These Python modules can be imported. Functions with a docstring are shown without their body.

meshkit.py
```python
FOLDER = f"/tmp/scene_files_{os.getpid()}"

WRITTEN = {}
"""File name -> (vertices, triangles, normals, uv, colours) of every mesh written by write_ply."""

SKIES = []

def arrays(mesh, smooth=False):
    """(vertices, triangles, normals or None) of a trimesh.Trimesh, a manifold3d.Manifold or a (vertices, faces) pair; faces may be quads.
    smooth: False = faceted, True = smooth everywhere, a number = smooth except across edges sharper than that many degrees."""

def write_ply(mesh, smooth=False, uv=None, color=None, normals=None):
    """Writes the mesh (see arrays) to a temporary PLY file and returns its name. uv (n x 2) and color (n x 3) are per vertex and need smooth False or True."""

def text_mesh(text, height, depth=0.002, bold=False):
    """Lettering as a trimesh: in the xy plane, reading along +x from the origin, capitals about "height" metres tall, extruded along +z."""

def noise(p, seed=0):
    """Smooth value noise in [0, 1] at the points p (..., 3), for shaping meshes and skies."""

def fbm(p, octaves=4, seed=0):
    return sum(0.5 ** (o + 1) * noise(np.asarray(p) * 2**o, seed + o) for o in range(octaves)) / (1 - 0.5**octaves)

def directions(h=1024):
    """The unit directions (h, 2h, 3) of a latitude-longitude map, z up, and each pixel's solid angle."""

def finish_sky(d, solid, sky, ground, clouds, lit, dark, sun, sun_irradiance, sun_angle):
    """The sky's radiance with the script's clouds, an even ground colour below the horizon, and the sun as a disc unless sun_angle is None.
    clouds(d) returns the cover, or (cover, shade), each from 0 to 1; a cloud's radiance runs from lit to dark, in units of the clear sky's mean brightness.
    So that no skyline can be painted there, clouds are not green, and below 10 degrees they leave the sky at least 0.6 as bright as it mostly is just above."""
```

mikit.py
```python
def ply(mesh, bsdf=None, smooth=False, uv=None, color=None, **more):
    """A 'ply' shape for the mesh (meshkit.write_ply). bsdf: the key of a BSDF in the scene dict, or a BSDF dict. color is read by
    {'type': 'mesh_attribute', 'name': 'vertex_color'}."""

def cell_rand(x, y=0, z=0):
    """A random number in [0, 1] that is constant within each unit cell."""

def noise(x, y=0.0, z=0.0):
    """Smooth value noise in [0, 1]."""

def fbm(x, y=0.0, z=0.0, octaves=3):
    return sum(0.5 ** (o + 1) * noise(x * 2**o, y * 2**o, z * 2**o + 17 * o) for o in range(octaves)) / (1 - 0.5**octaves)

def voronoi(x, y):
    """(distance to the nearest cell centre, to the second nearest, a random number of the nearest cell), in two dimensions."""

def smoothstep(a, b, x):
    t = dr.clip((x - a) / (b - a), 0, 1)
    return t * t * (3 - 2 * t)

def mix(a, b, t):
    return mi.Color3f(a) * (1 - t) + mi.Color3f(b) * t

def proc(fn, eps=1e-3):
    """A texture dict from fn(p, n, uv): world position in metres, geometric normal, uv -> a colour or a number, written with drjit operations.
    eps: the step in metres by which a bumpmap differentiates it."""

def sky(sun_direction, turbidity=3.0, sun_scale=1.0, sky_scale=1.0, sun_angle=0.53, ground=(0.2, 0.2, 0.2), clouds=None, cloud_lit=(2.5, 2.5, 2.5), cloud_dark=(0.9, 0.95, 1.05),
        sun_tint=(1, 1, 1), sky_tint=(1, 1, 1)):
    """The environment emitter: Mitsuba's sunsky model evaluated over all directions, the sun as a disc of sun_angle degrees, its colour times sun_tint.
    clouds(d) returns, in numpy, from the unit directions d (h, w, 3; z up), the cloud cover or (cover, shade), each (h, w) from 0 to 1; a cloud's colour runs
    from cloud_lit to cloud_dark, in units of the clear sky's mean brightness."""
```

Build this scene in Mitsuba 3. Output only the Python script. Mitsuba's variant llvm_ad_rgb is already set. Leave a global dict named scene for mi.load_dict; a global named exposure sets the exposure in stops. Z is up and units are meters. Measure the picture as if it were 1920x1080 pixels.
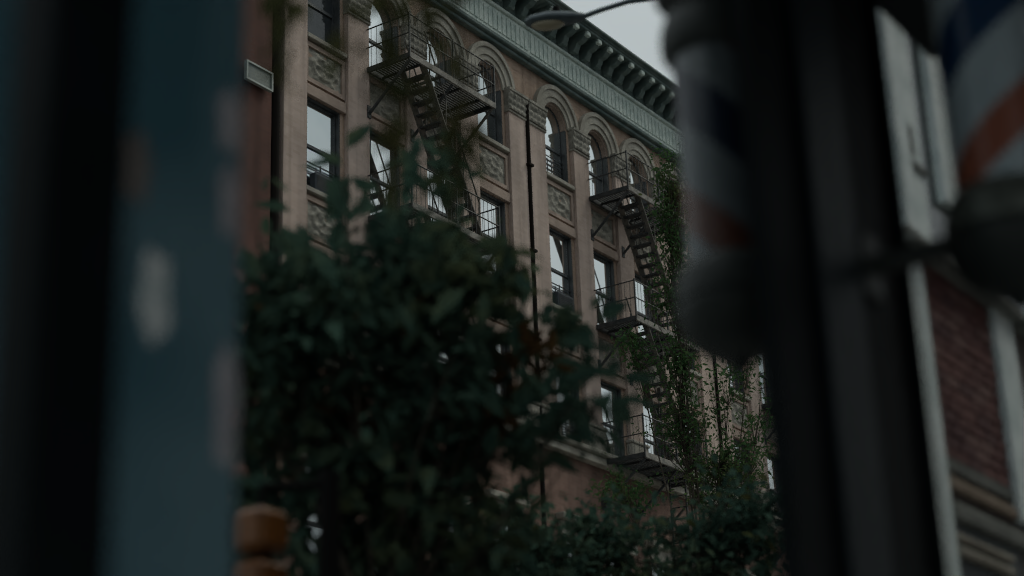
import math, random
import numpy as np, trimesh, drjit as dr, mitsuba as mi, mikit, meshkit
from mikit import proc, noise, fbm, cell_rand, smoothstep, mix
from shapely.geometry import Polygon, box as sbox
from shapely.ops import unary_union

# ------------------------------------------------------------------ camera, sky, exposure
# X runs along the street, Y across it (away from the camera), Z up; metres
T = mi.ScalarTransform4f
FWD, UPV = np.array([0.77782, 0.52152, 0.35072]), np.array([-0.27018, -0.22637, 0.93582])
EYE = np.array([0.0, 0.0, 1.6])
scene = {'type': 'scene'}
labels = {}
scene['camera'] = {'type': 'thinlens', 'fov': 2 * math.degrees(math.atan(960 / 3320.9)), 'fov_axis': 'x',
                   'aperture_radius': 0.033, 'focus_distance': 35.0, 'near_clip': 0.05, 'far_clip': 2000.0,
                   'to_world': T().look_at(origin=EYE.tolist(), target=(EYE + FWD).tolist(), up=UPV.tolist())}


def overcast(d):
    n = meshkit.fbm(d * [1.6, 1.6, 3.0] + 5.0, 4)
    return np.ones(d.shape[:2]), np.clip(1.0 - np.clip(d[..., 2], 0, 1) + 0.25 * (n - 0.5), 0, 1)   # brighter overhead, as an overcast sky is


scene['sky'] = mikit.sky((0.58, -0.30, 0.80), turbidity=3, sun_scale=0.22, sky_scale=1.0, sun_angle=28, sun_tint=(0.84, 1.0, 1.14), clouds=overcast,
                         cloud_lit=(1.56, 1.73, 1.76), cloud_dark=(0.50, 0.555, 0.565), ground=(0.12, 0.12, 0.12))
exposure = 2.36

# ------------------------------------------------------------------ materials


def two(b):
    return {'type': 'twosided', 'bsdf': b}


def pr(color, rough=0.8, spec=0.3, **k):
    c = color if isinstance(color, dict) else {'type': 'rgb', 'value': list(color)}
    return {'type': 'principled', 'base_color': c, 'roughness': rough, 'specular': spec, **k}


def varied(a, b, f=2.0, lo=0.3, hi=0.7, streak=0.0):
    def fn(p, n, uv):
        t = smoothstep(lo, hi, fbm(p.x * f, p.y * f, p.z * f, 4))
        if streak:
            t = dr.clip(t + streak * (fbm(p.x * 5.0, p.y * 5.0, p.z * 0.35, 3) - 0.5), 0, 1)
        return mix(a, b, t)
    return proc(fn)


def brickwork(base, base2, mortar, cw=0.215, ch=0.075, amount=1.0):
    def fn(p, n, uv):
        s = dr.select(dr.abs(n.y) > 0.5, p.x, p.y)
        row = dr.floor(p.z / ch)
        sx = s / cw + 0.5 * (row - 2 * dr.floor(row * 0.5))
        fx, fz = sx - dr.floor(sx), p.z / ch - row
        joint = dr.maximum(smoothstep(0.06, 0.0, dr.minimum(fx, 1 - fx)), smoothstep(0.16, 0.02, dr.minimum(fz, 1 - fz)))
        r = cell_rand(dr.floor(sx), row, 3)
        big = fbm(p.x * 0.45, p.y * 0.45, p.z * 0.25, 3)
        streak = fbm(p.x * 3.0, 1.0, p.z * 0.22, 3)
        c = mix(base, base2, dr.clip(0.55 * r + 0.9 * (big - 0.5) + 0.2, 0, 1))
        c = mix(c, mortar, joint * 0.55 * amount)
        soot = smoothstep(.42, .75, fbm(p.x * 1.3 + 3.0, p.y, p.z * 0.5, 4))
        drip = smoothstep(.5, .8, fbm(p.x * 7.0, 4.0, p.z * 0.18, 3))
        return c * (0.70 + 0.55 * streak) * (1 - .24 * soot) * (1 - .16 * drip)
    return proc(fn)


M = {
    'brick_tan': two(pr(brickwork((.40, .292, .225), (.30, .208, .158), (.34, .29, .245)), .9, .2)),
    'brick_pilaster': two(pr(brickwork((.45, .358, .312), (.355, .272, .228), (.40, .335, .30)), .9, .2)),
    'brick_base_shaded': two(pr(brickwork((.20, .125, .10), (.145, .085, .066), (.19, .155, .135)), .9, .2)),  # tenement brick with street-level shade painted into its colour
    'brick_red': two(pr(brickwork((.125, .058, .045), (.085, .042, .034), (.11, .08, .07)), .9, .2)),
    'stone': two(pr(varied((.21, .195, .165), (.30, .285, .245), 2.5, streak=.9), .85, .25)),
    'stone_brown': two(pr(varied((.23, .175, .145), (.31, .24, .20), 2.5, streak=.8), .85, .25)),
    'stone_carved': two(pr(varied((.14, .135, .115), (.26, .245, .21), 7.0, streak=.5), .85, .25)),
    'copper_pale': two(pr(varied((.36, .43, .40), (.48, .54, .50), 6.0, streak=1.0), .75, .3)),
    'copper_dark': two(pr(varied((.075, .11, .105), (.12, .155, .145), 4.0, streak=.8), .75, .3)),
    'copper_mid': two(pr(varied((.14, .18, .17), (.22, .27, .25), 4.0, streak=.8), .75, .3)),
    'sash': two(pr(varied((.03, .036, .04), (.05, .055, .058), 5.0), .5, .4)),
    'pane': two(pr(varied((.93, .97, .97), (.98, .99, .98), .7), .03, .5, metallic=1.0)),
    'pane_soft': two(pr(varied((.58, .63, .64), (.66, .70, .70), .9), .04, .5, metallic=1.0)),
    'pane_dim': two(pr((.025, .03, .034), .06, .5)),
    'iron': two(pr(varied((.016, .020, .022), (.035, .036, .036), 9.0), .6, .4)),
    'iron_worn': two(pr(varied((.06, .06, .055), (.12, .11, .095), 9.0), .7, .3)),
    'iron_pale': two(pr(varied((.11, .105, .095), (.20, .185, .165), 9.0), .7, .3)),
    'gap_pipe': two(pr((.012, .010, .009), .9, .05)),  # near-black, so the pipes read as shaded gaps between the fronts
    'roof': two(pr(varied((.05, .05, .05), (.08, .08, .078), 1.0), .95, .1)),
    'black_paint': two(pr(varied((.003, .006, .007), (.005, .008, .010), 3.0), .6, .08)),
    'black_panel': two(pr(varied((.007, .014, .018), (.010, .018, .022), 3.0), .5, .15)),
    'blue_steel': two(pr(varied((.065, .165, .21), (.15, .27, .32), 1.6, streak=1.2), .38, .5)),
    'highlight_pale': two(pr(varied((.62, .70, .70), (.80, .84, .84), 12.0), .9, .2)),  # reflection tones painted for the column patches
    'highlight_mauve': two(pr(varied((.42, .41, .45), (.54, .52, .55), 8.0), .9, .2)),
    'highlight_dull': two(pr(varied((.20, .18, .17), (.28, .25, .24), 8.0), .9, .2)),
    'chrome_dull': two(pr(varied((.11, .125, .11), (.17, .185, .165), 8.0), .4, .5, metallic=.5)),
    'cap_dark': two(pr(varied((.020, .026, .025), (.032, .038, .037), 6.0), .5, .25)),
    'white_trim': two(pr(varied((.50, .59, .60), (.66, .74, .75), 6.0, streak=1.0), .6, .3)),
    'stone_dark': two(pr(varied((.10, .11, .105), (.16, .17, .16), 5.0, streak=.7), .85, .2)),
    'stone_sand': two(pr(varied((.19, .15, .115), (.25, .20, .16), 5.0, streak=.7), .85, .2)),
    'mortar': two(pr(varied((.13, .12, .12), (.18, .165, .165), 9.0), .95, .1)),
    'shop_glass': two(pr((.012, .015, .016), .05, .5)),
    'signal_yellow': two(pr(varied((.085, .026, .001), (.115, .037, .002), 5.0), .45, .4)),
    'signal_black': two(pr((.006, .006, .006), .8, .05)),
    'lens_off': two(pr((.05, .02, .015), .15, .5)),
    'lamp_body': two(pr(varied((.045, .065, .075), (.075, .10, .11), 6.0), .5, .4)),
    'lamp_lens': two(pr((.30, .27, .19), .25, .5)),
    'asphalt': two(pr(varied((.045, .045, .047), (.065, .064, .064), 1.5), .95, .1)),
    'pavement': two(pr(varied((.20, .20, .195), (.27, .265, .255), 1.2), .95, .1)),
    'kerb': two(pr(varied((.24, .24, .235), (.31, .305, .295), 2.0), .9, .1)),
    'paint_white': two(pr((.62, .62, .60), .8, .2)),
    'bark': two(pr(varied((.045, .038, .030), (.09, .078, .062), 14.0), .95, .1)),
    'sign_face': two(pr((.10, .12, .11), .5, .3)),
    'sign_rim': two(pr((.24, .27, .25), .5, .4)),
    'ac_dark': two(pr(varied((.035, .045, .055), (.055, .065, .075), 6.0), .6, .3)),
    'rose_fire': two(pr((.09, .05, .035), .7, .3)),
}
for i, c in enumerate([(.125, .062, .062), (.155, .078, .075), (.105, .056, .060), (.175, .105, .10)]):
    M[f'brick_near_{i}'] = two(pr(varied(tuple(x * .85 for x in c), c, 14.0), .9, .2))


def leaf_mat(a, b, c):
    def fn(p, n, uv):
        t = cell_rand(p.x * 9.0, p.y * 9.0, p.z * 9.0)
        w = smoothstep(.45, .75, fbm(p.x * 1.1 + 7.0, p.y * 1.1, p.z * 1.1, 3))
        return mix(mix(a, b, t), c, w * t)
    return {'type': 'principledthin', 'base_color': proc(fn), 'roughness': .5, 'diff_trans': .5, 'spec_trans': 0.0}


M['leaf_dark'] = leaf_mat((.033, .066, .052), (.060, .102, .074), (.085, .095, .044))
M['leaf_fine'] = leaf_mat((.035, .080, .034), (.070, .130, .050), (.11, .125, .05))
M['leaf_olive'] = leaf_mat((.060, .070, .030), (.10, .10, .045), (.13, .095, .045))
M['leaf_rust'] = leaf_mat((.075, .042, .020), (.10, .060, .025), (.09, .065, .03))
for k, v in M.items():
    scene['mat_' + k] = v

# ------------------------------------------------------------------ mesh helpers


class MB:
    def __init__(s):
        s.v, s.f, s.n = [], [], 0

    def add(s, v, f):
        v = np.asarray(v, float)
        s.v.append(v)
        s.f.append(np.asarray(f, int) + s.n)
        s.n += len(v)
        return s

    def tm(s, m):
        return s.add(m.vertices, m.faces)

    def box(s, x0, x1, y0, y1, z0, z1, c=0.0):
        if c <= 0:
            v = [(x, y, z) for x in (x0, x1) for y in (y0, y1) for z in (z0, z1)]
            f = [(0, 1, 3), (0, 3, 2), (4, 6, 7), (4, 7, 5), (0, 4, 5), (0, 5, 1), (2, 3, 7), (2, 7, 6), (0, 2, 6), (0, 6, 4), (1, 5, 7), (1, 7, 3)]
            return s.add(v, f)
        pts = []
        for sx, X in ((1, x0), (-1, x1)):
            for sy, Y in ((1, y0), (-1, y1)):
                for sz, Z in ((1, z0), (-1, z1)):
                    pts += [(X, Y + sy * c, Z + sz * c), (X + sx * c, Y, Z + sz * c), (X + sx * c, Y + sy * c, Z)]
        return s.tm(trimesh.convex.convex_hull(np.array(pts)))

    def bar(s, a, b, w, h=None, up=(0, 0, 1)):
        a, b = np.asarray(a, float), np.asarray(b, float)
        h = w if h is None else h
        d = b - a
        d /= np.linalg.norm(d)
        r = np.cross(d, up)
        if np.linalg.norm(r) < 1e-4:
            r = np.cross(d, (1, 0, 0))
        r /= np.linalg.norm(r)
        q = np.cross(r, d)
        v = [p + r * i * w / 2 + q * j * h / 2 for p in (a, b) for i in (-1, 1) for j in (-1, 1)]
        f = [(0, 1, 3), (0, 3, 2), (4, 6, 7), (4, 7, 5), (0, 4, 5), (0, 5, 1), (2, 3, 7), (2, 7, 6), (0, 2, 6), (0, 6, 4), (1, 5, 7), (1, 7, 3)]
        return s.add(v, f)

    def tube(s, pts, rad, k=8):
        pts = np.asarray(pts, float)
        rad = np.broadcast_to(np.asarray(rad, float), len(pts))
        t = np.gradient(pts, axis=0)
        t /= np.linalg.norm(t, axis=1, keepdims=True) + 1e-12
        ref = np.array([0, 0, 1.0]) if abs(t[0][2]) < .9 else np.array([1.0, 0, 0])
        v, f = [], []
        for i, (p, d, r) in enumerate(zip(pts, t, rad)):
            a = np.cross(d, ref)
            a /= np.linalg.norm(a) + 1e-12
            b = np.cross(d, a)
            for j in range(k):
                q = 2 * math.pi * j / k
                v.append(p + r * (a * math.cos(q) + b * math.sin(q)))
        for i in range(len(pts) - 1):
            for j in range(k):
                a0, a1 = i * k + j, i * k + (j + 1) % k
                f += [(a0, a1, a1 + k), (a0, a1 + k, a0 + k)]
        n = len(v)
        v += [pts[0], pts[-1]]
        for j in range(k):
            f += [(n, (j + 1) % k, j), (n + 1, n - k + j, n - k + (j + 1) % k)]
        return s.add(v, f)

    def lathe(s, prof, cx, cy, k=48):
        prof = np.asarray(prof, float)
        q = np.arange(k) * 2 * math.pi / k
        v = np.concatenate([np.stack([cx + r * np.cos(q), cy + r * np.sin(q), np.full(k, z)], 1) for r, z in prof])
        f = []
        for i in range(len(prof) - 1):
            for j in range(k):
                a0, a1 = i * k + j, i * k + (j + 1) % k
                f += [(a0, a1, a1 + k), (a0, a1 + k, a0 + k)]
        return s.add(v, f)

    def poly_xz(s, poly, y0, y1):
        """shapely polygon in (x, z) extruded from y0 to y1"""
        for g in getattr(poly, 'geoms', [poly]):
            m = trimesh.creation.extrude_polygon(g, y1 - y0, engine='earcut')
            v = m.vertices
            s.add(np.stack([v[:, 0], y0 + v[:, 2], v[:, 1]], 1), m.faces[:, ::-1])
        return s

    def poly_xy(s, poly, z0, z1):
        m = trimesh.creation.extrude_polygon(poly, z1 - z0, engine='earcut')
        return s.add(m.vertices + [0, 0, z0], m.faces)

    def mesh(s):
        return trimesh.Trimesh(np.concatenate(s.v), np.concatenate(s.f), process=False)


def numbered(key):
    if key not in scene and key not in labels and not any(k.startswith(key + '__') for k in scene):
        return key
    i = 1
    while True:
        k = f'{key}_{i:03d}'
        if k not in scene and k not in labels and not any(q.startswith(k + '__') for q in scene):
            return k
        i += 1


COUNT = {}


def name_of(parent, name):
    base = f'{parent}__{name}' if parent else name
    i = COUNT.get(base, 0)
    COUNT[base] = i + 1
    return base if i == 0 else f'{base}_{i:03d}'


def part(parent, name, mb, mat, smooth=False, label=None, kind=None, **k):
    key = name_of(parent, name)
    scene[key] = mikit.ply(mb.mesh() if isinstance(mb, MB) else mb, 'mat_' + mat, smooth, **k)
    lab = {}
    if label:
        lab['label'] = label
    if kind:
        lab['kind'] = kind
    if lab:
        labels[key] = lab
    return key


def thing(name, label, cat, group=None):
    key = name_of('', name)
    labels[key] = {'label': label, 'category': cat}
    if group:
        labels[key]['group'] = group
    return key


def structure(name, mb, mat):
    key = part('', name, mb, mat)
    labels[key] = {'kind': 'structure'}


# ------------------------------------------------------------------ ground
g = MB().add([(-600, -600, 0), (700, -600, 0), (700, 700, 0), (-600, 700, 0)], [(0, 1, 2), (0, 2, 3)])
structure('ground', g, 'asphalt')
structure('road', MB().box(-300, 400, 8.2, 15.3, .002, .006), 'asphalt')
structure('pavement', MB().box(-300, 400, -8, 8.0, .004, .13), 'pavement')
structure('pavement_far', MB().box(-300, 400, 15.5, 23.0, .004, .13), 'pavement')
structure('kerb', MB().box(-300, 400, 8.0, 8.2, .004, .135, .015), 'kerb')
structure('kerb_far', MB().box(-300, 400, 15.3, 15.5, .004, .135, .015), 'kerb')
mk = MB()
for i in range(40):
    mk.box(-40 + i * 4.0, -38 + i * 4.0, 11.7, 11.82, .007, .010)
structure('road_markings', mk, 'paint_white')

# ------------------------------------------------------------------ the tenements across the street
PITCH, PW, YP, YW = 2.08, 0.73, 22.0, 22.13
RIN, ROUT, ZS = 0.56, 1.02, 21.70
W_HALF = 0.55


def arc(cx, cz, r, a0=0.0, a1=180.0, n=28):
    return [(cx + r * math.cos(math.radians(a)), cz + r * math.sin(math.radians(a))) for a in np.linspace(a0, a1, n)]


def arch_poly(cx, z0, half, zs):
    return Polygon([(cx - half, z0), (cx + half, z0)] + arc(cx, zs, half))


def rosette(x0, x1, z0, z1, y, variant):
    """carved foliage panel: a displaced grid with closed edges"""
    nx, nz = 30, 24
    X, Z = np.meshgrid(np.linspace(x0, x1, nx), np.linspace(z0, z1, nz))
    cx, cz, hx, hz = (x0 + x1) / 2, (z0 + z1) / 2, (x1 - x0) / 2, (z1 - z0) / 2
    a, b = (X - cx) / hx, (Z - cz) / hz
    r, th = np.hypot(a, b), np.arctan2(b, a)
    h = .035 * np.exp(-((r - .62) / .10) ** 2)
    h += .05 * np.clip(np.cos(th * (3 if variant else 4) + .6) * np.exp(-((r - .36) / .18) ** 2), 0, 1)
    h += .05 * np.exp(-(r / .14) ** 2)
    h += .035 * np.clip(np.sin(a * 7 + 2 * b) * np.sin(b * 6 - a), 0, 1) * (r > .68)
    n = meshkit.fbm(np.stack([X * 9, np.full_like(X, variant * 3.3), Z * 9], -1), 3)
    h += .03 * (n - .5)
    edge = np.minimum(1 - np.abs(a), 1 - np.abs(b))
    h *= np.clip(edge / .12, 0, 1)
    V = np.stack([X, y - h, Z], -1).reshape(-1, 3)
    F = []
    for i in range(nz - 1):
        for j in range(nx - 1):
            k = i * nx + j
            F += [(k, k + 1, k + nx + 1), (k, k + nx + 1, k + nx)]
    return MB().add(V, F)


def leafy_block(x0, x1, y0, y1, z0, z1, seed):
    """a capital: a block whose faces are carved into leaves"""
    m = trimesh.creation.box((x1 - x0, y1 - y0, z1 - z0))
    for _ in range(4):
        m = m.subdivide()
    m.apply_translation(((x0 + x1) / 2, (y0 + y1) / 2, (z0 + z1) / 2))
    v = np.array(m.vertices)
    t = (v[:, 2] - z0) / (z1 - z0)
    c = np.array([(x0 + x1) / 2, y1])
    lobes = np.abs(np.sin((v[:, 0] - x0) * 18 + seed)) * np.abs(np.sin(t * 9.4))
    out = .05 * lobes + .05 * t ** 2 - .02
    out = np.where((t < .02) | (t > .93), .045, out)
    front = v[:, 1] < y1 - 1e-4
    v[front, 1] -= out[front]
    v[:, 0] += np.sign(v[:, 0] - c[0]) * .03 * (t ** 2) * (np.abs(v[:, 0] - c[0]) > (x1 - x0) * .45)
    return MB().add(v, m.faces)


def window_unit(b, cx, z0, z1, arched, glass, guard=False, blind=False):
    """sash window: frame with the panes and rails as sub-parts"""
    yf = YW + (.17 if arched else .105)
    half = RIN if arched else W_HALF
    zs = ZS if arched else z1
    w = .065
    outer = arch_poly(cx, z0, half, zs) if arched else sbox(cx - half, z0, cx + half, z1)
    inner = arch_poly(cx, z0 + w, half - w, zs) if arched else sbox(cx - half + w, z0 + w, cx + half - w, z1 - w)
    zm = (z0 + (zs + half * .55 if arched else z1)) / 2
    m = MB().poly_xz(outer.difference(inner), yf, yf + .10)
    win = part(b, 'window', m, 'sash')
    if arched:
        for xa in (cx - half + .002, cx + half - .035):
            part(win, 'reveal_lining', MB().box(xa, xa + .033, YW + .012, yf - .002, z0 + .1, zs - .01), 'sash')
    else:
        liner = outer.buffer(-.002).difference(sbox(cx - half + .035, z0 + .03, cx + half - .035, z1 - .03))
        part(win, 'reveal_lining', MB().poly_xz(liner, YW + .012, yf - .002), 'sash')
    r = MB().box(cx - half + w - .004, cx + half - w + .004, yf + .005, yf + .065, zm - .035, zm + .035)
    part(win, 'meeting_rail', r, 'sash')
    up = inner.intersection(sbox(cx - 2, zm + .03, cx + 2, z1 + 3))
    lo = inner.intersection(sbox(cx - 2, z0, cx + 2, zm - .03))
    part(win, 'pane', MB().poly_xz(up.buffer(.01), yf + .022, yf + .030), glass)
    part(win, 'pane', MB().poly_xz(lo.buffer(.01), yf + .042, yf + .050), glass)
    if guard:
        gm = MB()
        for k in range(5):
            gm.bar((cx - half + .01, yf - .02, z0 + .14 + .13 * k), (cx + half - .01, yf - .02, z0 + .14 + .13 * k), .022)
        for x in (cx - half + .03, cx, cx + half - .03):
            gm.bar((x, yf - .02, z0 + .03), (x, yf - .02, z0 + .70), .022)
        part(win, 'guard_rail', gm, 'iron')
    return win, yf


def tenement(B, label, variant):
    L = 9.2
    b = thing('apartment_building', label, 'building', 'row of alike brick tenements')
    P = [B + PITCH * k for k in range(5)]
    C = [B + PW + (PITCH - PW) / 2 + PITCH * k for k in range(4)]
    wall = sbox(B, 0.0, B + L, 22.92)
    holes = []
    FL = [(16.54, 18.66), (12.98, 15.10), (8.35, 10.75)]
    for c in C:
        holes.append(arch_poly(c, 20.10, RIN, ZS))
        for z0, z1 in FL:
            holes.append(sbox(c - W_HALF, z0, c + W_HALF, z1))
        holes.append(sbox(c - .62, 1.0, c + .62, 5.6))
    solid = wall.difference(unary_union(holes))
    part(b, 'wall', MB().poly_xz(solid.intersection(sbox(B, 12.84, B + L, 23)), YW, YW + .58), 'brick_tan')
    part(b, 'base_wall_shaded', MB().poly_xz(solid.intersection(sbox(B, 0, B + L, 12.84)), YW, YW + .58), 'brick_base_shaded', label='brick of the lower storeys with street shade put into its darker red-brown colour')
    sh = MB().box(B + .01, B + .3, YW + .58, 34, 0, 22.9).box(B + L - .3, B + L - .01, YW + .58, 34, 0, 22.9).box(B + .3, B + L - .3, 33.7, 34, 0, 22.9)
    part(b, 'side_wall', sh, 'brick_red')
    part(b, 'roof', MB().box(B + .012, B + L - .012, YW + .3, 33.99, 22.93, 23.25), 'roof')
    fl = MB()
    for z in (6.3, 11.5, 15.8, 19.4):
        fl.box(B + .32, B + L - .32, YW + .6, 33.6, z, z + .25)
    fl.box(B + .32, B + L - .32, YW + 1.6, YW + 1.7, 0, 22.9)
    part(b, 'interior_partition', fl, 'black_panel')
    for k, x in enumerate(P):
        m = MB().box(x, x + PW, YP, YW, 13.75, 21.20, .008)
        pl = part(b, 'pilaster', m, 'brick_pilaster')
        part(pl, 'capital', leafy_block(x - .02, x + PW + .02, YP - .02, YW, 21.202, 21.70, k * 1.7 + B).box(x - .06, x + PW + .06, YP - .09, YW, 21.702, 21.79, .01), 'stone_carved', 30)
        part(pl, 'astragal', MB().box(x - .03, x + PW + .03, YP - .035, YW, 21.13, 21.198, .012), 'stone')
        part(pl, 'pedestal', MB().box(x - .05, x + PW + .05, YP - .06, YW, 13.10, 13.66, .02).box(x - .08, x + PW + .08, YP - .09, YW, 13.662, 13.748, .02), 'stone')
    for i, c in enumerate(C):
        # archivolt in three orders
        am = MB()
        for r0, r1, pr_ in ((RIN + .004, .70, .05), (.703, .90, .085), (.903, ROUT, .13)):
            ring = Polygon(arc(c, ZS + .004, r1) + arc(c, ZS + .004, r0)[::-1])
            am.poly_xz(ring, YW - pr_, YW)
        part(b, 'arch', am, 'stone')
        am2 = MB().poly_xz(Polygon(arc(c, ZS, RIN + .003) + arc(c, ZS, RIN - .04)[::-1]), YW + .02, YW + .165)
        part(b, 'arch_soffit', am2, 'stone_brown')
        dim = variant == 0 and i == 0
        window_unit(b, c, 20.10, 22.3, True, 'pane_dim' if dim else ('pane_soft' if i == 3 else 'pane'), guard=(variant == 1 and i == 0))
        part(b, 'sill', MB().box(c - W_HALF - .10, c + W_HALF + .10, YP - .0, YW + .168, 19.99, 20.098, .012), 'stone')
        for j, (z0, z1) in enumerate(FL):
            window_unit(b, c, z0, z1, False, 'pane_soft' if (variant == 0 and i == 0) or j == 2 or (variant == 2 and (i + j) % 3 == 1) else 'pane', guard=(i == 0 and j < 2) or (i == 2 and j == 1))
            if j < 2:
                part(b, 'sill', MB().box(c - .672, c + .672, YP + .01, YW + .103, z0 - .11, z0 - .002, .012), 'stone')
                part(b, 'lintel', MB().box(c - .672, c + .672, YP + .045, YW, z1 + .002, z1 + .25, .012), 'stone_brown')
                zt = 19.93 if j == 0 else 16.36
                zb = z1 + .33
                fr = sbox(c - .66, zb, c + .66, zt).difference(sbox(c - .56, zb + .10, c + .56, zt - .10))
                sp = part(b, 'spandrel', MB().poly_xz(fr, YW - .055, YW), 'stone_brown')
                part(sp, 'carving', rosette(c - .558, c + .558, zb + .102, zt - .102, YW - .004, (i + j + variant) % 2), 'stone_carved', 40)
            else:
                part(b, 'lintel', MB().box(c - .70, c + .70, YP + .02, YW, z1 + .002, z1 + .34, .012).box(c - .80, c + .80, YP - .12, YW, z1 + .342, z1 + .50, .02), 'stone')
                part(b, 'sill', MB().box(c - .70, c + .70, YP - .02, YW + .103, z0 - .16, z0 - .002, .012), 'stone')
    led = MB().box(B + .002, B + L - .002, YP - .20, YW, 12.95, 13.08, .03).box(B + .002, B + L - .002, YP - .10, YW, 12.74, 12.948, .02)
    part(b, 'ledge', led, 'stone')
    sf = MB().box(B + .002, B + L - .002, YP - .35, YW, 6.6, 7.0, .05).box(B + .002, B + L - .002, YP - .08, YW, 5.75, 6.598, .02)
    part(b, 'shop_cornice', sf, 'copper_dark')
    for c in C:
        part(b, 'shop_window', MB().box(c - .63, c + .63, YW + .18, YW + .20, .99, 5.61), 'shop_glass')
    # frieze and cornice
    fr = MB().box(B + .001, B + L - .001, YP - .05, YW, 22.80, 22.90, .02).box(B + .001, B + L - .001, YP - .14, YW, 22.902, 23.02, .02)
    part(b, 'architrave', fr, 'copper_dark')
    fz = MB().box(B + .001, B + L - .001, YP - .10, YW + .3, 23.022, 23.74)
    n = 46
    for k in range(n):
        x = B + .04 + k * (L - .08) / n
        w = (L - .08) / n
        fz.box(x + .02, x + w - .02, YP - .125, YP - .10, 23.12, 23.64)
    frieze = part(b, 'frieze', fz, 'copper_pale')
    part(b, 'frieze_moulding', MB().box(B + .001, B + L - .001, YP - .17, YW + .3, 23.742, 23.84, .02), 'copper_pale')
    co = MB().box(B + .001, B + L - .001, YP - .12, YW + .3, 23.842, 24.36)
    co.box(B + .001, B + L - .001, YP - .74, YW + .3, 24.362, 24.44, .015)
    co.box(B + .001, B + L - .001, YP - .78, YW + .3, 24.442, 24.485, .012)
    co.box(B + .001, B + L - .001, YP - .86, YW + .3, 24.487, 24.57, .02)
    cn = part(b, 'cornice', co, 'copper_dark')
    for k in range(16):
        x = B + .28 + k * (L - .2) / 16
        yy = YP - .122
        prof = Polygon([(0, 23.86), (-.16, 23.88), (-.24, 23.98), (-.28, 24.08), (-.42, 24.12), (-.52, 24.20), (-.54, 24.358), (0, 24.358)])
        m = trimesh.creation.extrude_polygon(prof, .20, engine='earcut')
        v = m.vertices
        bm = MB().add(np.stack([x - .10 + v[:, 2], yy + v[:, 0], v[:, 1]], 1), m.faces)
        bm.box(x - .125, x + .125, yy - .575, yy, 24.30, 24.3615)
        part(cn, 'bracket', bm, 'copper_dark')
        part(cn, 'bracket_block', MB().box(x - .085, x + .085, yy - .62, yy - .46, 24.215, 24.345, .012), 'copper_pale')
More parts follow.
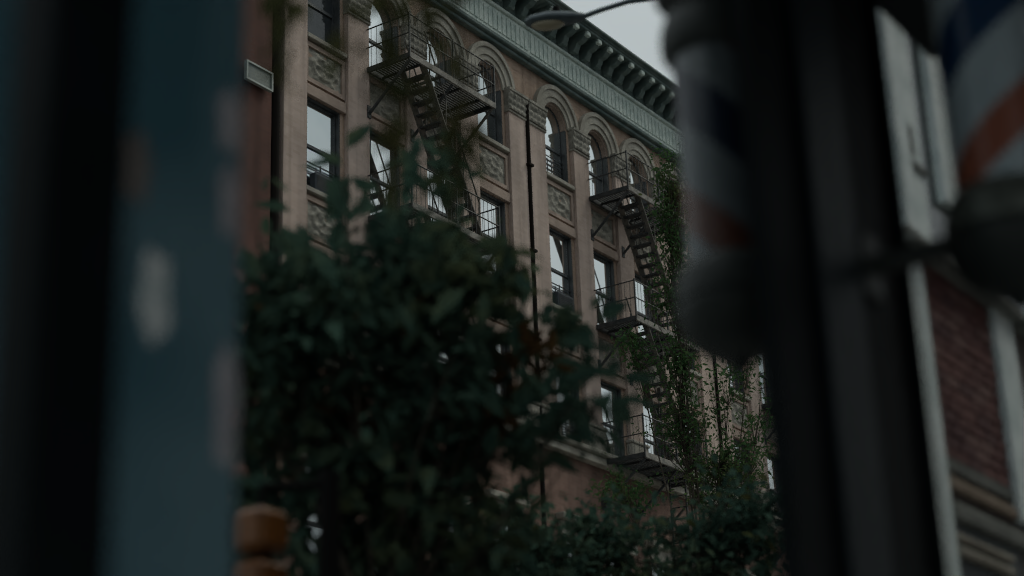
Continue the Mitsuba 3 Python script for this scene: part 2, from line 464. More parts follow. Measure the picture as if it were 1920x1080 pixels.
        if k < 15:
            part(cn, 'panel_boss', MB().tm(trimesh.creation.icosphere(1, .085).apply_translation((x + (L - .2) / 32, YP - .13, 24.06))), 'copper_mid', True)
    pp = MB().tube([(B + 9.10, 21.98, .2), (B + 9.10, 21.98, 21.66)], .055, 10)  # dark gap between the paired pilasters, built as a near-black pipe
    dp = part(b, 'gap_pipe', pp, 'gap_pipe', 40)
    for z in np.arange(1.5, 21.5, 2.3):
        part(dp, 'clip', MB().box(B + 9.0, B + 9.2, 21.895, YW, z, z + .06), 'gap_pipe')
    return b, C


TB = [24.65, 33.86, 43.07]
tenement(TB[0], 'brick tenement with carved spandrels behind the dense dark tree, left of the central dark gap', 0)
tenement(TB[1], 'brick tenement with clear arched windows and a stair just right of the central dark gap', 1)
tenement(TB[2], 'farthest brick tenement, seen only in slivers between the fine-leaved tree and the black pier', 2)

# red neighbour at the left edge
rb = thing('red_brick_house', 'narrow strip of dark red brick house beside the blue-grey column', 'building')
ops = [sbox(x, z, x + 1.1, z + 1.9) for x in (15.6, 17.8, 20.0, 22.0) for z in (4.5, 8.2, 12.0, 15.6)]
part(rb, 'wall', MB().poly_xz(sbox(14.5, 0, 24.33, 22.6).difference(unary_union(ops)), 22.05, 22.5), 'brick_red')
part(rb, 'side_wall', MB().box(14.5, 24.32, 22.5, 33, 0, 22.5), 'brick_red')
part(rb, 'parapet', MB().box(14.4, 24.36, 21.9, 22.5, 22.602, 22.9, .03), 'stone_dark')
for x in (15.6, 17.8, 20.0, 21.9):
    for z in (4.5, 8.2, 12.0, 15.6):
        w = part(rb, 'window', MB().poly_xz(sbox(x, z, x + 1.1, z + 1.9).difference(sbox(x + .07, z + .07, x + 1.03, z + 1.83)), 22.2, 22.28), 'sash')
        part(w, 'pane', MB().box(x + .06, x + 1.04, 22.25, 22.256, z + .06, z + 1.84), 'pane_dim')
        part(rb, 'lintel', MB().box(x - .15, x + 1.25, 21.99, 22.05, z + 1.902, z + 2.15, .01), 'stone_brown')
part(rb, 'gap_pipe', MB().tube([(24.47, 22.08, .2), (24.47, 22.08, 22.5)], .10, 12), 'gap_pipe', 40)  # near-black pipe put in for the dark recess beside the tenement
sg = thing('wall_sign', 'small blank grey panel with a pale rim hung on the dark red brick strip', 'sign')
part(sg, 'panel', MB().box(23.46, 24.17, 21.93, 21.96, 18.19, 18.54), 'sign_face')
part(sg, 'rim', MB().poly_xz(sbox(23.42, 18.15, 24.21, 18.58).difference(sbox(23.46, 18.19, 24.17, 18.54)), 21.90, 21.98), 'sign_rim')
part(sg, 'bracket', MB().box(23.55, 23.6, 21.98, 22.05, 18.3, 18.4).box(24.0, 24.05, 21.98, 22.05, 18.3, 18.4), 'iron')

# window air conditioners
for key_lab, c, z0 in (('dark boxy air conditioner in the bright sash window left of the fire escapes', TB[0] + 1.405, 16.54),
                       ('dark boxy air conditioner in the lintelled window just right of the central dark gap', TB[1] + 1.405, 16.54)):
    a = thing('window_air_conditioner', key_lab, 'air conditioner', 'window air conditioners')
    part(a, 'casing', MB().box(c - .36, c + .36, 22.03, 22.215, z0 + .002, z0 + .40, .015), 'ac_dark')
    gm = MB()
    for k in range(7):
        gm.box(c - .33, c + .33, 22.015, 22.0295, z0 + .05 + k * .045, z0 + .07 + k * .045)
    part(a, 'grille', gm, 'iron')

# fire escapes


def fire_escape(B, label):
    f = thing('fire_escape', label, 'fire escape', 'iron fire escapes on the tenement fronts')
    x0, x1, yo, yi = B + 2.72, B + 5.95, 22 - 1.22, YP - .01
    zs = [20.02, 16.45, 12.90]
    for i, z in enumerate(zs):
        m = MB()
        part(f, 'edge_channel', MB().box(x0, x1, yo, yo + .05, z - .12, z + .03, .006), 'iron_pale')
        m.box(x0, x1, yi - .05, yi, z - .10, z + .02)
        m.box(x0, x0 + .05, yo + .05, yi - .05, z - .10, z + .02).box(x1 - .05, x1, yo + .05, yi - .05, z - .10, z + .02)
        hole = (B + 3.25, B + 4.35) if i < 2 else (9e9, 9e9)
        for y in np.arange(yo + .10, yi - .06, .075):
            if yo + .08 < y < yo + .70 and i < 2:
                m.box(x0 + .05, hole[0], y, y + .045, z - .02, z + .005)
                m.box(hole[1], x1 - .05, y, y + .045, z - .02, z + .005)
            else:
                m.box(x0 + .05, x1 - .05, y, y + .045, z - .02, z + .005)
        for x in np.linspace(x0 + .5, x1 - .5, 4):
            m.box(x, x + .04, yo + .05, yi - .05, z - .075, z - .021)
        part(f, 'platform', m, 'iron')
        rl = MB()
        for h in (.96, .50):
            rl.tube([(x0, yi, z + h), (x0, yo + .02, z + h)], .016, 6).tube([(x0, yo + .02, z + h), (x1, yo + .02, z + h)], .016, 6).tube([(x1, yo + .02, z + h), (x1, yi, z + h)], .016, 6)
        for x in np.arange(x0, x1 + .01, .155):
            rl.bar((x, yo + .02, z), (x, yo + .02, z + .96), .009)
        for y in np.arange(yo + .16, yi, .155):
            rl.bar((x0, y, z), (x0, y, z + .96), .009).bar((x1, y, z), (x1, y, z + .96), .009)
        for x in (x0, (x0 + x1) / 2, x1):
            rl.bar((x, yo + .02, z - .1), (x, yo + .02, z + 1.0), .035)
        part(f, 'railing', rl, 'iron')
        for x in (x0 + .06, (x0 + x1) / 2, x1 - .06):
            br = MB().bar((x, yo + .06, z - .12), (x, yi, z - 1.10), .05, .05).box(x - .06, x + .06, yi - .012, yi + .14, z - 1.2, z - .9)
            part(f, 'brace', br, 'iron' if x < x1 - .2 else 'iron_worn')
        if i < 2:
            ya, yb = yo + .12, yo + .68
            xs, xe, zt, ze = B + 3.30, B + 5.35, z, zs[i + 1] + .02
            st = MB()
            for y in (ya, yb):
                st.bar((xs, y, zt), (xe, y, ze), .03, .16, up=(0, 1, 0))
            s = part(f, 'stair', st, 'iron_worn')
            for k in range(1, 15):
                t = k / 15
                x, zz = xs + (xe - xs) * t, zt + (ze - zt) * t
                part(s, 'tread', MB().box(x - .10, x + .10, ya + .02, yb - .02, zz - .02, zz + .02), 'iron')
            hr = MB()
            for y in (ya, yb):
                hr.tube([(xs + .1, y, zt + .85), (xe, y, ze + .85)], .02, 6)
                for t in (.12, .4, .7, .97):
                    x, zz = xs + (xe - xs) * t, zt + (ze - zt) * t
                    hr.bar((x, y, zz), (x + .04, y, zz + .88), .022)
            part(s, 'handrail', hr, 'iron_worn')
        else:
            ld = MB()
            for y in (yo + .2, yo + .65):
                ld.bar((B + 5.0, y, z), (B + 5.0, y, z - 3.2), .04)
            for k in range(10):
                ld.bar((B + 5.0, yo + .2, z - .3 - .3 * k), (B + 5.0, yo + .65, z - .3 - .3 * k), .025)
            part(f, 'drop_ladder', ld, 'iron')
    return f


fire_escape(TB[0], 'black iron fire escape left of the central dark gap, half veiled by blurred twigs')
fire_escape(TB[1], 'black iron fire escape with a steep stair right of the central dark gap')
fire_escape(TB[2], 'black iron fire escape on the farthest tenement, mostly behind the black pier')
rv = thing('roof_vent_pipe', 'thin upright vent pipe on the roof edge against the sky', 'pipe')
part(rv, 'pipe', MB().tube([(41.6, 21.4, 24.50), (41.6, 21.4, 25.45)], .035, 8), 'iron', 40)
part(rv, 'cap', MB().lathe([(.001, 25.52), (.06, 25.46), (.05, 25.44), (.001, 25.44)], 41.6, 21.4, 12), 'iron', 40)

# ------------------------------------------------------------------ shopfront in the foreground
sf = thing('shopfront_frame', 'black painted shopfront frame, its broad pier and narrow post out of focus in front', 'frame')
pier = Polygon([(4.30, 2.0), (5.37, 2.0), (5.37, 2.26), (4.78, 2.26), (4.30, 2.05)])
pk = part(sf, 'pier', MB().poly_xy(pier, .13, 5.30), 'black_paint')
part(pk, 'raised_panel', MB().box(4.60, 4.90, 1.975, 1.998, .9, 5.1, .008), 'black_panel')
part(pk, 'edge_bead', MB().tube([(5.33, 1.99, .2), (5.33, 1.99, 5.28)], .02, 8), 'black_paint', 40)
part(sf, 'post', MB().box(1.685, 1.87, 2.0, 2.105, .13, 5.30, .012), 'black_paint')
part(sf, 'transom', MB().box(1.5, 5.5, 2.0, 2.24, 5.302, 5.55, .02), 'black_paint')
cp = part(sf, 'shade_canopy', MB().box(-2.0, 7.5, -2.2, 2.55, 5.552, 5.72, .02), 'black_paint')  # canopy added to keep the foreground dark

bs = thing('blue_steel_column', 'blue-grey painted steel column beside the narrow black post', 'column')
part(bs, 'shaft', MB().box(1.92, 2.925, 2.70, 3.25, .13, 5.5, .05), 'blue_steel', 50)
part(bs, 'base_plate', MB().box(1.8, 3.0, 2.6, 3.35, .131, .16, .008), 'blue_steel')


def highlight_patch(label, x0, x1, z0, z1, mat):  # flat patches with the soft reflections on the column put into their colour
    k = thing('painted_highlight', label, 'highlight')
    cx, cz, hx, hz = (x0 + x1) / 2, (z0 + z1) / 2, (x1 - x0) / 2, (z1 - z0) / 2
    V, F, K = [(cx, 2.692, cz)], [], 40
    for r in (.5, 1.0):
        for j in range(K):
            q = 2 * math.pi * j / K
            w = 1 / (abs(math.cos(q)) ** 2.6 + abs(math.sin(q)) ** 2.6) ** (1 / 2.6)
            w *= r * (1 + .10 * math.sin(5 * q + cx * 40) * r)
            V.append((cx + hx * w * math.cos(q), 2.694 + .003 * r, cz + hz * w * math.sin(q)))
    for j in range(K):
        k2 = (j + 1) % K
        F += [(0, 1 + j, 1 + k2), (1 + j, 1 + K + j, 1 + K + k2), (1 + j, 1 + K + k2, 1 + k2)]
    part(k, 'patch', MB().add(V, F), mat, True)


highlight_patch('pale blurred reflection painted as a patch at mid-height near the black post', 2.56, 2.65, 2.88, 3.09, 'highlight_pale')
highlight_patch('tall mauve-grey painted reflection strip low on the column edge', 2.80, 2.875, 2.64, 2.93, 'highlight_mauve')
highlight_patch('upper mauve-grey painted reflection strip on the column edge', 2.79, 2.865, 3.42, 3.58, 'highlight_mauve')
highlight_patch('middle mauve-grey painted reflection strip on the column edge, just under the upper one', 2.80, 2.868, 3.20, 3.385, 'highlight_mauve')
highlight_patch('dull brownish painted reflection patch half hidden by the black post', 2.50, 2.575, 3.19, 3.36, 'highlight_dull')

# barber pole, and its reflection built as a dimmed second pole


def pole_paint(cx, cy, hand, a, w):
    def fn(p, n, uv):
        th = dr.atan2(p.y - cy, p.x - cx) / (2 * math.pi)
        t = p.z / .84 + hand * th + a
        t = t - dr.floor(t)
        dirt = fbm(p.x * 9, p.y * 9, p.z * 5, 3)
        edge = .012
        blue = smoothstep(-edge, edge, t) * smoothstep(.26 + edge, .26 - edge, t)
        red = smoothstep(.52 - edge, .52 + edge, t) * smoothstep(.72 + edge, .72 - edge, t)
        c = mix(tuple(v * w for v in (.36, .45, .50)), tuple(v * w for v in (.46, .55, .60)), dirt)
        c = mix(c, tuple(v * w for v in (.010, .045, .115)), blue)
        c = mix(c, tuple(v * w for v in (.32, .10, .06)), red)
        return c
    return proc(fn)


def barber_pole(cx, cy, hand, a, label, yw, w):
    b = thing('barber_pole', label, 'barber pole', 'barber poles on the black pier')
    mk_ = f'barber_stripes_{0 if hand > 0 else 1}'
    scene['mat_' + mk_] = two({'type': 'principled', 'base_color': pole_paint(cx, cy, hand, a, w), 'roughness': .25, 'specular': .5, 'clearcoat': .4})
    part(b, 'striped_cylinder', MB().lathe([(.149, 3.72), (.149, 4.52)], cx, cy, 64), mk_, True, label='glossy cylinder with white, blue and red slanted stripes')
    part(b, 'lower_collar', MB().lathe([(.15, 3.735), (.165, 3.725), (.185, 3.69), (.198, 3.64), (.20, 3.59), (.15, 3.585)], cx, cy, 64), 'chrome_dull' if hand < 0 else 'cap_dark', 40)  # the mirrored pole gets a darkened collar
    part(b, 'lower_cap', MB().lathe([(.192, 3.584), (.198, 3.57), (.194, 3.54), (.175, 3.49), (.14, 3.44), (.09, 3.405), (.04, 3.39), (.03, 3.36), (.001, 3.35)], cx, cy, 64), 'cap_dark', 60)
    part(b, 'upper_collar', MB().lathe([(.15, 4.495), (.165, 4.50), (.185, 4.53), (.188, 4.58), (.18, 4.63), (.16, 4.67), (.145, 4.69), (.15, 4.70)], cx, cy, 64), 'cap_dark', 60)
    part(b, 'upper_cap', MB().lathe([(.145, 4.70), (.17, 4.72), (.195, 4.75), (.205, 4.79), (.20, 4.84), (.175, 4.90), (.12, 4.96), (.05, 5.0), (.035, 5.03), (.05, 5.06), (.035, 5.10), (.001, 5.12)], cx, cy, 64), 'cap_dark', 60)
    y0, y1 = (cy, yw) if cy < yw else (yw, cy)
    pl_ = .02 if cy < yw else -.02
    for za, zb in ((3.575, 3.63), (4.80, 4.85)):
        part(b, 'wall_bracket', MB().box(cx - .035, cx + .035, y0, y1, za, zb, .008).box(cx - .07, cx + .07, min(yw, yw - pl_), max(yw, yw - pl_), za - .08, zb + .08, .006), 'cap_dark')


barber_pole(5.02, 1.526, -1, .554, 'striped barber pole at the right edge, hung on the front of the black pier', 1.999, .80)
barber_pole(5.02, 2.474, 1, .554, 'dimmed mirror image of the barber pole, built solid, half hidden behind the left side of the black pier', 2.261, .21)  # reflection of the front pole built solid, its paint darkened

# unseen building added behind the viewer to shade the foreground
nr = thing('added_shade_building', 'unseen tall brick building added for shade behind the viewer at the back of the near pavement', 'building')
ops = [sbox(x, z, x + 1.2, z + 2.0) for x in np.arange(5, 19, 3.0) for z in (4.8, 8.4, 12.0, 15.6)]
part(nr, 'wall', MB().poly_xz(sbox(4.0, .13, 20.4, 19.5).difference(unary_union(ops)), -4.5, -4.0), 'brick_red')
part(nr, 'window_wall', MB().box(4.0, 20.4, -4.9, -4.5, .13, 19.5), 'pane_dim')
part(nr, 'cornice', MB().box(3.8, 20.6, -4.6, -3.5, 19.502, 20.1, .05), 'copper_dark')

# brick shop beyond the pier
sh = thing('brick_shop', 'dark red brick shop with pale trim seen right of the black pier', 'building')
plan = Polygon([(8.70, 3.33), (18, 3.33), (18, 6.2), (15.6, 6.2), (8.70, 3.93)])
wl = part(sh, 'wall', MB().poly_xy(plan, .13, 7.6), 'mortar')
rng = random.Random(4)
for row in range(16):
    z = 4.06 + row * .0745
    x = 9.06 - (.11 if row % 2 else 0)
    while x < 10.15:
        a, e = max(x, 9.05), min(x + .208, 10.165)
        if e - a > .03:
            d = rng.uniform(-.004, .005)
            part(wl, 'brick', MB().box(a, e, 3.306 + d, 3.335, z, z + .064, .004), f'brick_near_{rng.randrange(4) if rng.random() > .25 else 0}')
        x += .220
part(sh, 'side_trim', MB().box(8.78, 9.045, 3.27, 3.335, 2.6, 5.18, .012), 'white_trim')
part(sh, 'side_trim', MB().box(10.17, 10.52, 3.27, 3.335, 3.86, 5.30, .012), 'white_trim')
part(sh, 'sill', MB().box(8.78, 11.5, 3.20, 3.335, 5.20, 5.245, .008).box(8.78, 11.5, 3.24, 3.335, 5.247, 5.30, .008), 'stone_dark')
win = part(sh, 'window', MB().box(8.85, 9.05, 3.26, 3.335, 5.32, 6.75, .01).box(9.075, 9.27, 3.275, 3.335, 5.30, 6.75, .01).box(9.56, 9.80, 3.27, 3.335, 5.70, 6.90, .01).box(9.05, 9.075, 3.30, 3.335, 5.32, 6.75), 'white_trim')
part(win, 'rail', MB().box(9.06, 9.29, 3.255, 3.274, 5.76, 5.80, .006).box(9.05, 9.09, 3.25, 3.262, 5.82, 6.02, .006), 'stone_dark')
part(win, 'pane', MB().box(9.27, 12.0, 3.318, 3.328, 5.32, 6.92), 'shop_glass')
part(sh, 'head_band', MB().box(8.75, 12.0, 3.20, 3.335, 6.93, 7.2, .02), 'stone_dark')
part(sh, 'course', MB().box(9.047, 10.16, 3.30, 3.335, 3.985, 4.052), 'stone_dark')
part(sh, 'course', MB().box(9.047, 10.16, 3.285, 3.335, 3.87, 3.945, .012), 'stone_sand')
part(sh, 'course', MB().box(9.047, 10.6, 3.27, 3.335, 3.69, 3.80, .02), 'stone_dark')
part(sh, 'base_panel', MB().box(9.047, 10.16, 3.31, 3.335, 3.3, 3.688), 'black_panel')
part(sh, 'base_moulding', MB().box(9.047, 9.92, 3.265, 3.335, 3.50, 3.545, .01).box(9.047, 9.98, 3.28, 3.335, 3.585, 3.625, .01), 'stone')

# ------------------------------------------------------------------ street lamp
sl = thing('street_lamp', 'grey cobra-head street lamp on a thin curved arm below the sky', 'street lamp')
NECK, TIP = np.array([13.72, 8.23, 10.50]), np.array([13.42, 8.71, 10.47])
PB = np.array([14.72, 6.45])
arm = [(PB[0], PB[1], 10.30), (14.62, 6.72, 10.58), (14.42, 7.06, 10.68), (14.22, 7.36, 10.675), (14.10, 7.55, 10.66), (13.96, 7.80, 10.645), (13.82, 8.06, 10.57), tuple(NECK)]
lp = part(sl, 'pole', MB().tube([(PB[0], PB[1], .13), (PB[0], PB[1], 1.2), (PB[0], PB[1], 10.6)], [.13, .095, .065], 16), 'iron', 40)
part(sl, 'arm', MB().tube(arm, .026, 10), 'lamp_body', 50)
ax = (TIP - NECK) / np.linalg.norm(TIP - NECK)
LH = np.linalg.norm(TIP - NECK)
side = np.cross(ax, (0, 0, 1))
side /= np.linalg.norm(side)
upv = np.cross(side, ax)
sec = [(-.04, .045, .045), (.06, .075, .07), (.18, .10, .085), (.34, .135, .085), (LH - .06, .11, .06), (LH, .05, .03)]
V, F, K = [], [], 16
for s, w, h in sec:
    for j in range(K):
        q = 2 * math.pi * j / K
        V.append(NECK + ax * s + side * w * math.cos(q) + upv * h * (math.sin(q) if math.sin(q) > 0 else .55 * math.sin(q)))
for i in range(len(sec) - 1):
    for j in range(K):
        a0, a1 = i * K + j, i * K + (j + 1) % K
        F += [(a0, a1, a1 + K), (a0, a1 + K, a0 + K)]
V += [NECK - ax * .04, TIP]
n0 = len(V) - 2
for j in range(K):
    F += [(n0, (j + 1) % K, j), (n0 + 1, n0 - K + j, n0 - K + (j + 1) % K)]
part(sl, 'head', MB().add(V, F), 'lamp_body', 50)
lens = trimesh.creation.icosphere(3, 1.0)
lv = lens.vertices * [.17, .085, .055]
part(sl, 'lens', MB().add(NECK + ax * .34 - upv * .038 + lv[:, :1] * ax + lv[:, 1:2] * side + lv[:, 2:] * upv, lens.faces), 'lamp_lens', True)
pc = NECK + ax * .25
part(sl, 'photocell', MB().lathe([(.001, pc[2] + .16), (.035, pc[2] + .155), (.042, pc[2] + .13), (.042, pc[2] + .06), (.001, pc[2] + .06)], pc[0], pc[1], 16), 'signal_black', 40)

# ------------------------------------------------------------------ traffic signal
ts = thing('traffic_signal', 'orange-yellow traffic signal housing low beside the blue-grey column', 'traffic signal')
SX, SY = 5.93, 5.40
va = np.array([SX, SY]) / math.hypot(SX, SY)
for k in range(3):
    z = 3.33 - .24 * k
    h = MB().box(SX - .105, SX + .105, SY - .095, SY + .095, z, z + .20, .032)
    hs = part(ts, 'housing', h, 'signal_yellow')
    q = np.linspace(math.radians(-20), math.radians(200), 14)
    vis = MB()
    ring = [(SX + .085 * math.cos(t), z + .10 + .085 * math.sin(t)) for t in q]
    V = [(x, SY + .095, zz) for x, zz in ring] + [(x, SY + .27, zz) for x, zz in ring]
    F = []
    for j in range(13):
        F += [(j, j + 1, j + 15), (j, j + 15, j + 14)]
    part(hs, 'visor', vis.add(V, F), 'signal_black', 40)
    part(hs, 'lens', MB().tm(trimesh.creation.icosphere(2, .08).apply_scale((1, .3, 1)).apply_translation((SX, SY + .096, z + .10))), 'lens_off', True)
    part(ts, 'coupling', MB().lathe([(.001, z - .041), (.05, z - .041), (.05, z + .001), (.001, z + .001)], SX, SY, 20), 'signal_black')
tp = MB().tube([(6.16, 5.19, .13), (6.16, 5.19, 3.72)], .05, 14).tube([(SX, SY, 3.53), (SX, SY, 3.64), (6.16, 5.19, 3.66)], .022, 8)
tp.tube([(SX, SY, 2.82), (6.16, 5.19, 2.84)], .022, 8)
part(ts, 'pole', tp, 'signal_black', 40)

# ------------------------------------------------------------------ trees
LEAF_F = np.array([(0, 2, 1), (0, 3, 2), (0, 5, 4), (0, 4, 3)])


def leaves(P, D, size, R, width=.26, fold=.35):
    """P (n,3) leaf bases, D (n,3) growth directions -> (n,6,3) leaves folded along the midrib"""
    n = len(P)
    D = D / np.linalg.norm(D, axis=1, keepdims=True)
    up = R.normal(size=(n, 3)) * .55 + [0, 0, 1]
    S = np.cross(D, up)
    S /= np.linalg.norm(S, axis=1, keepdims=True) + 1e-9
    N = np.cross(S, D)
    L = size * R.uniform(.55, 1.35, (n, 1))
    W = L * width * R.uniform(.8, 1.2, (n, 1))
    droop = np.array([0, 0, -1.0]) * L * R.uniform(.05, .3, (n, 1))
    return np.stack([P, P + D * L * .33 + S * W + N * W * fold, P + D * L * .7 + S * W * .7 + N * W * fold * .6 + droop * .5, P + D * L + droop,
                     P + D * L * .7 - S * W * .7 + N * W * fold * .6 + droop * .5, P + D * L * .33 - S * W + N * W * fold], 1)


def leaf_mesh(Q):
    n = len(Q)
    return MB().add(Q.reshape(-1, 3), (LEAF_F[None] + np.arange(n)[:, None, None] * 6).reshape(-1, 3))


def tree(name, label, base, fork_z, r0, blobs, leaf, seed, mat, size_cat='tree', single=0, lean=(0, 0), width=.26, per=9, extra=None, fill=0.5):
    """blobs: (centre, (radius right, radius deep, radius up), number of twigs)"""
    R = np.random.default_rng(seed)
    t = thing(name, label, size_cat)
    base = np.array(base, float)
    top = np.array([base[0] + lean[0], base[1] + lean[1], fork_z])
    pts = [base, base * .7 + top * .3 + R.normal(size=3) * [.04, .04, 0], base * .3 + top * .7 + R.normal(size=3) * [.05, .05, 0], top]
    part(t, 'trunk', MB().tube(pts, [r0 * 1.25, r0, r0 * .85, r0 * .75], 12), 'bark', 50)
    rt, dp = np.array([.567, -.823, 0]), np.array([.823, .567, 0])
    tw = MB()
    P_all, D_all = [], []
    for c, rad, k in blobs:
        c = np.array(c, float)
        mid = top * .45 + c * .55 + R.normal(size=3) * .12 + [0, 0, -.1]
        end = c + R.normal(size=3) * .05
        limb = np.array([top * (1 - s) ** 2 + 2 * mid * s * (1 - s) + end * s * s for s in np.linspace(0, 1, 9)])
        rl = max(.012, r0 * .42 * min(1, (max(rad) / 1.2)))
        part(t, 'limb', MB().tube(limb, np.linspace(rl, rl * .25, 9), 7), 'bark', 50)
        for _ in range(k):
            q = R.normal(size=3)
            q *= .58 * min(1, 1.55 / (.58 * np.linalg.norm(q) + 1e-9))
            tip = c + rt * q[0] * rad[0] + dp * q[1] * rad[1] + np.array([0, 0, 1]) * q[2] * rad[2]
            st = limb[min(8, max(3, int(np.argmin(np.linalg.norm(limb - tip, axis=1))) - R.integers(0, 3)))]
            bend = (st + tip) / 2 + R.normal(size=3) * .05 + [0, 0, .10 * max(rad)]
            tw_p = np.array([st * (1 - a) ** 2 + 2 * bend * a * (1 - a) + tip * a * a for a in np.linspace(0, 1, 6)])
            tw.tube(tw_p, np.linspace(min(rl * .2, .007) + .002, .002, 6), 4)
            m = R.integers(per - 3, per + 4)
            a = R.uniform(.35, 1.05, m)
            pos = np.stack([np.interp(a, np.linspace(0, 1, 6), tw_p[:, i]) for i in range(3)], 1)
            dirn = (tip - st) / (np.linalg.norm(tip - st) + 1e-9)
            P_all.append(pos + R.normal(size=(m, 3)) * leaf * .5)
            D_all.append(dirn + R.normal(size=(m, 3)) * .75 + [0, 0, -.35])
    part(t, 'twigs', tw, 'bark', True, kind='stuff')
    P, D = np.concatenate(P_all), np.concatenate(D_all)
    Q = leaves(P, D, leaf, R, width)
    near = np.argsort(np.linalg.norm(P - EYE, axis=1))[:single] if single else np.array([], int)
    rest = np.setdiff1d(np.arange(len(P)), near)
    special = np.zeros(len(P), bool)
    if extra:
        special[R.random(len(P)) < extra[1]] = True
        for cc, rr in extra[2]:
            dd = np.linalg.norm(P - np.array(cc), axis=1)
            special |= (dd < rr) & (R.random(len(P)) < .8)
    cr = part(t, 'crown', leaf_mesh(Q[rest[~special[rest]]]), mat, kind='stuff')
    if special[rest].any():
        part(t, 'turning_leaves', leaf_mesh(Q[rest[special[rest]]]), extra[0], kind='stuff', label='leaves already turning rusty orange and olive')
    for i in near:
        part(cr, 'leaf', leaf_mesh(Q[i:i + 1]), mat)
    return t


tree('street_tree', 'dense dark broad-leaved tree in the middle, blurred, in front of the tenements', (7.56, 6.0, .13), 3.0, .11, [
    ((7.01, 6.29, 5.21), (0.26, 0.42, 0.12), 16), ((7.44, 6.21, 5.41), (0.28, 0.42, 0.11), 17), ((7.55, 5.83, 5.36), (0.28, 0.36, 0.11), 18), ((7.89, 5.72, 5.38), (0.2, 0.36, 0.12), 20),
    ((8.06, 5.50, 5.38), (0.09, 0.2, 0.1), 9), ((6.78, 6.33, 4.85), (0.22, 0.42, 0.26), 18), ((6.98, 6.02, 4.97), (0.34, 0.42, 0.28), 37), ((7.82, 6.15, 5.24), (0.32, 0.42, 0.28), 34),
    ((7.59, 5.59, 5.02), (0.2, 0.42, 0.24), 21), ((6.92, 6.39, 4.57), (0.24, 0.42, 0.3), 22), ((7.72, 6.52, 4.79), (0.36, 0.42, 0.3), 38), ((7.61, 5.89, 4.57), (0.3, 0.42, 0.26), 28),
    ((8.07, 5.83, 4.66), (0.18, 0.42, 0.2), 13), ((8.01, 5.33, 4.80), (0.26, 0.2, 0.1), 10), ((8.29, 5.17, 5.00), (0.13, 0.2, 0.09), 9), ((7.91, 4.94, 4.42), (0.28, 0.2, 0.07), 9),
    ((8.10, 5.46, 4.59), (0.2, 0.2, 0.14), 8), ((7.39, 6.72, 4.24), (0.26, 0.42, 0.28), 23), ((7.46, 6.17, 4.12), (0.38, 0.42, 0.28), 38), ((7.89, 5.92, 4.22), (0.28, 0.42, 0.26), 24),
    ((8.06, 5.58, 4.35), (0.2, 0.2, 0.14), 9), ((6.79, 6.30, 3.61), (0.3, 0.42, 0.26), 23), ((7.61, 6.31, 3.71), (0.4, 0.42, 0.26), 37), ((7.80, 5.83, 3.73), (0.34, 0.42, 0.24), 27),
    ((7.77, 5.40, 3.70), (0.24, 0.42, 0.16), 13), ((7.12, 5.88, 5.72), (0.12, 0.2, 0.12), 3), ((7.99, 5.98, 6.05), (0.16, 0.2, 0.16), 5), ((7.80, 5.64, 5.96), (0.1, 0.2, 0.16), 4),
    ((7.69, 6.17, 5.82), (0.2, 0.2, 0.08), 5), ((7.91, 5.29, 5.35), (.10, .15, .10), 3), ((7.70, 5.38, 4.99), (.14, .2, .12), 5), ((7.53, 5.46, 4.70), (.12, .2, .10), 7), ((8.02, 4.88, 4.38), (.14, .15, .06), 3)],
    .195, 11, 'leaf_dark', single=150, per=7, width=.21,
    extra=('leaf_rust', .006, [((7.44, 6.08, 4.47), .20), ((8.03, 5.27, 4.78), .19), ((7.92, 5.43, 4.50), .19)]))
tree('street_tree', 'darkest tree mass low in the picture, right of centre below the ledge', (13.9, 7.95, .13), 3.2, .12, [
    ((13.90, 7.95, 4.30), (1.1, 1.0, .80), 300), ((14.2, 7.5, 5.05), (.50, .6, .34), 90), ((14.40, 7.1, 5.2), (.4, .5, .40), 70), ((13.45, 8.6, 4.6), (.5, .5, .45), 90), ((12.82, 8.71, 5.05), (.36, .5, .30), 60), ((12.98, 8.49, 4.72), (.40, .5, .35), 70), ((12.5, 8.95, 4.95), (.34, .5, .30), 55), ((13.65, 8.34, 5.15), (.40, .5, .26), 60)],
    .12, 23, 'leaf_dark', single=40, per=10, extra=('leaf_olive', .02, [((13.5, 8.5, 4.6), .35)]))
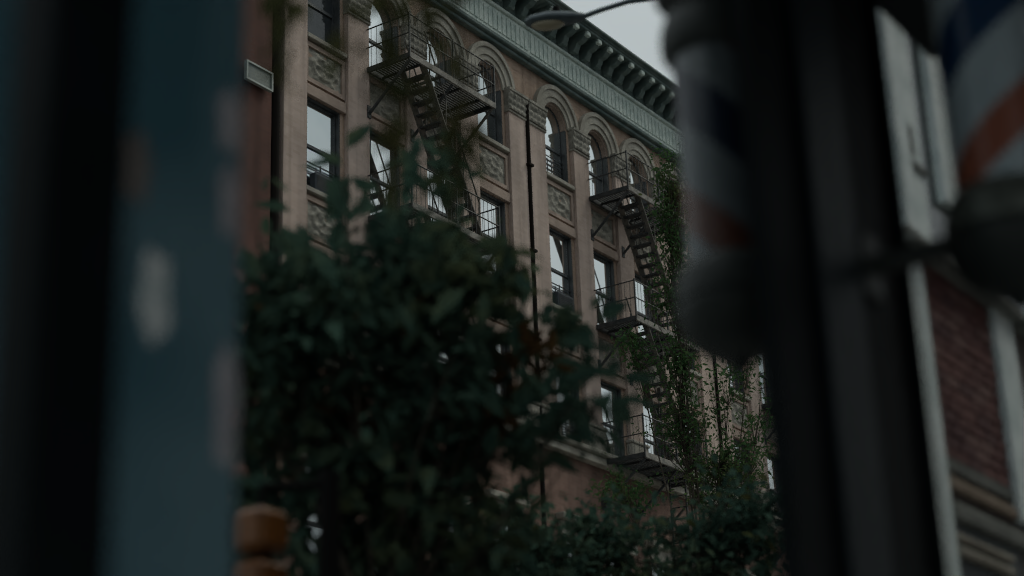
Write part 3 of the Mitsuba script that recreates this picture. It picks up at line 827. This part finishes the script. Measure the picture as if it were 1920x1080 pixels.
tree('fine_leaved_tree', 'tall feathery small-leaved tree in front of the right fire escape', (30.1, 15.95, .13), 6.5, .14, [
    ((29.96, 16.02, 16.95), (.30, .3, .36), 46), ((29.92, 16.05, 16.1), (.36, .4, .5), 75), ((29.98, 16.0, 15.1), (.40, .5, .5), 52), ((29.90, 16.15, 14.0), (.55, .6, .55), 70),
    ((29.45, 16.85, 13.0), (.40, .5, .40), 44), ((29.95, 16.1, 12.6), (.60, .7, .55), 80), ((30.40, 15.3, 12.2), (.45, .6, .55), 28), ((29.9, 16.2, 11.4), (.60, .7, .5), 90),
    ((30.70, 14.85, 11.3), (.60, .7, .6), 38), ((30.65, 14.9, 12.6), (.36, .5, .45), 14), ((30.3, 15.6, 10.3), (1.0, 1.0, .6), 170), ((29.2, 17.2, 10.0), (.6, .7, .5), 60)],
    .105, 37, 'leaf_fine', width=.22, per=11)
R = np.random.default_rng(51)
nt = thing('veil_tree', 'sparse nearest tree added so its blurred olive leaves imitate the reflected veil across the left fire escape', 'tree')  # most hanging twigs stand in for an olive reflection smear
part(nt, 'trunk', MB().tube([(3.3, 4.05, .13), (3.33, 4.07, 2.0), (3.28, 4.1, 4.0), (3.36, 4.04, 6.0)], [.10, .08, .07, .05], 12), 'bark', 50)
tw, LP, LD = MB(), [], []
for lx, ly, lz, dn, m in ((3.94, 3.07, 5.3, 1.55, 46), (4.09, 2.91, 5.3, 1.62, 50), (3.84, 3.17, 5.3, 1.2, 14), (4.03, 2.99, 5.4, 1.45, 26), (3.74, 3.32, 5.3, 1.12, 34), (3.71, 3.36, 5.3, 1.20, 34)):
    limb = np.array([(3.36, 4.04, 5.6), ((3.36 + lx) / 2, (4.04 + ly) / 2, 5.9), (lx, ly, lz + .1)])
    part(nt, 'limb', MB().tube(limb, [.03, .02, .008], 7), 'bark', 50)
    a = np.linspace(0, 1, 8)[:, None]
    path = np.array([lx, ly, lz + .1]) - a * [0, 0, dn] + np.sin(a * 5 + lx * 9) * [.02, .015, 0]
    tw.tube(path, np.linspace(.006, .002, 8), 5)
    q = R.uniform(.5, 1.0, m)
    LP.append(np.stack([np.interp(q, a[:, 0], path[:, i]) for i in range(3)], 1) + R.normal(size=(m, 3)) * .018)
    LD.append(R.normal(size=(m, 3)) * [.5, .5, .3] + [0, 0, -.8])
part(nt, 'twigs', tw, 'bark', True, kind='stuff')
QN = leaves(np.concatenate(LP), np.concatenate(LD), .085, R)
for i in range(len(QN)):
    part(nt, 'leaf', leaf_mesh(QN[i:i + 1]), 'leaf_olive')
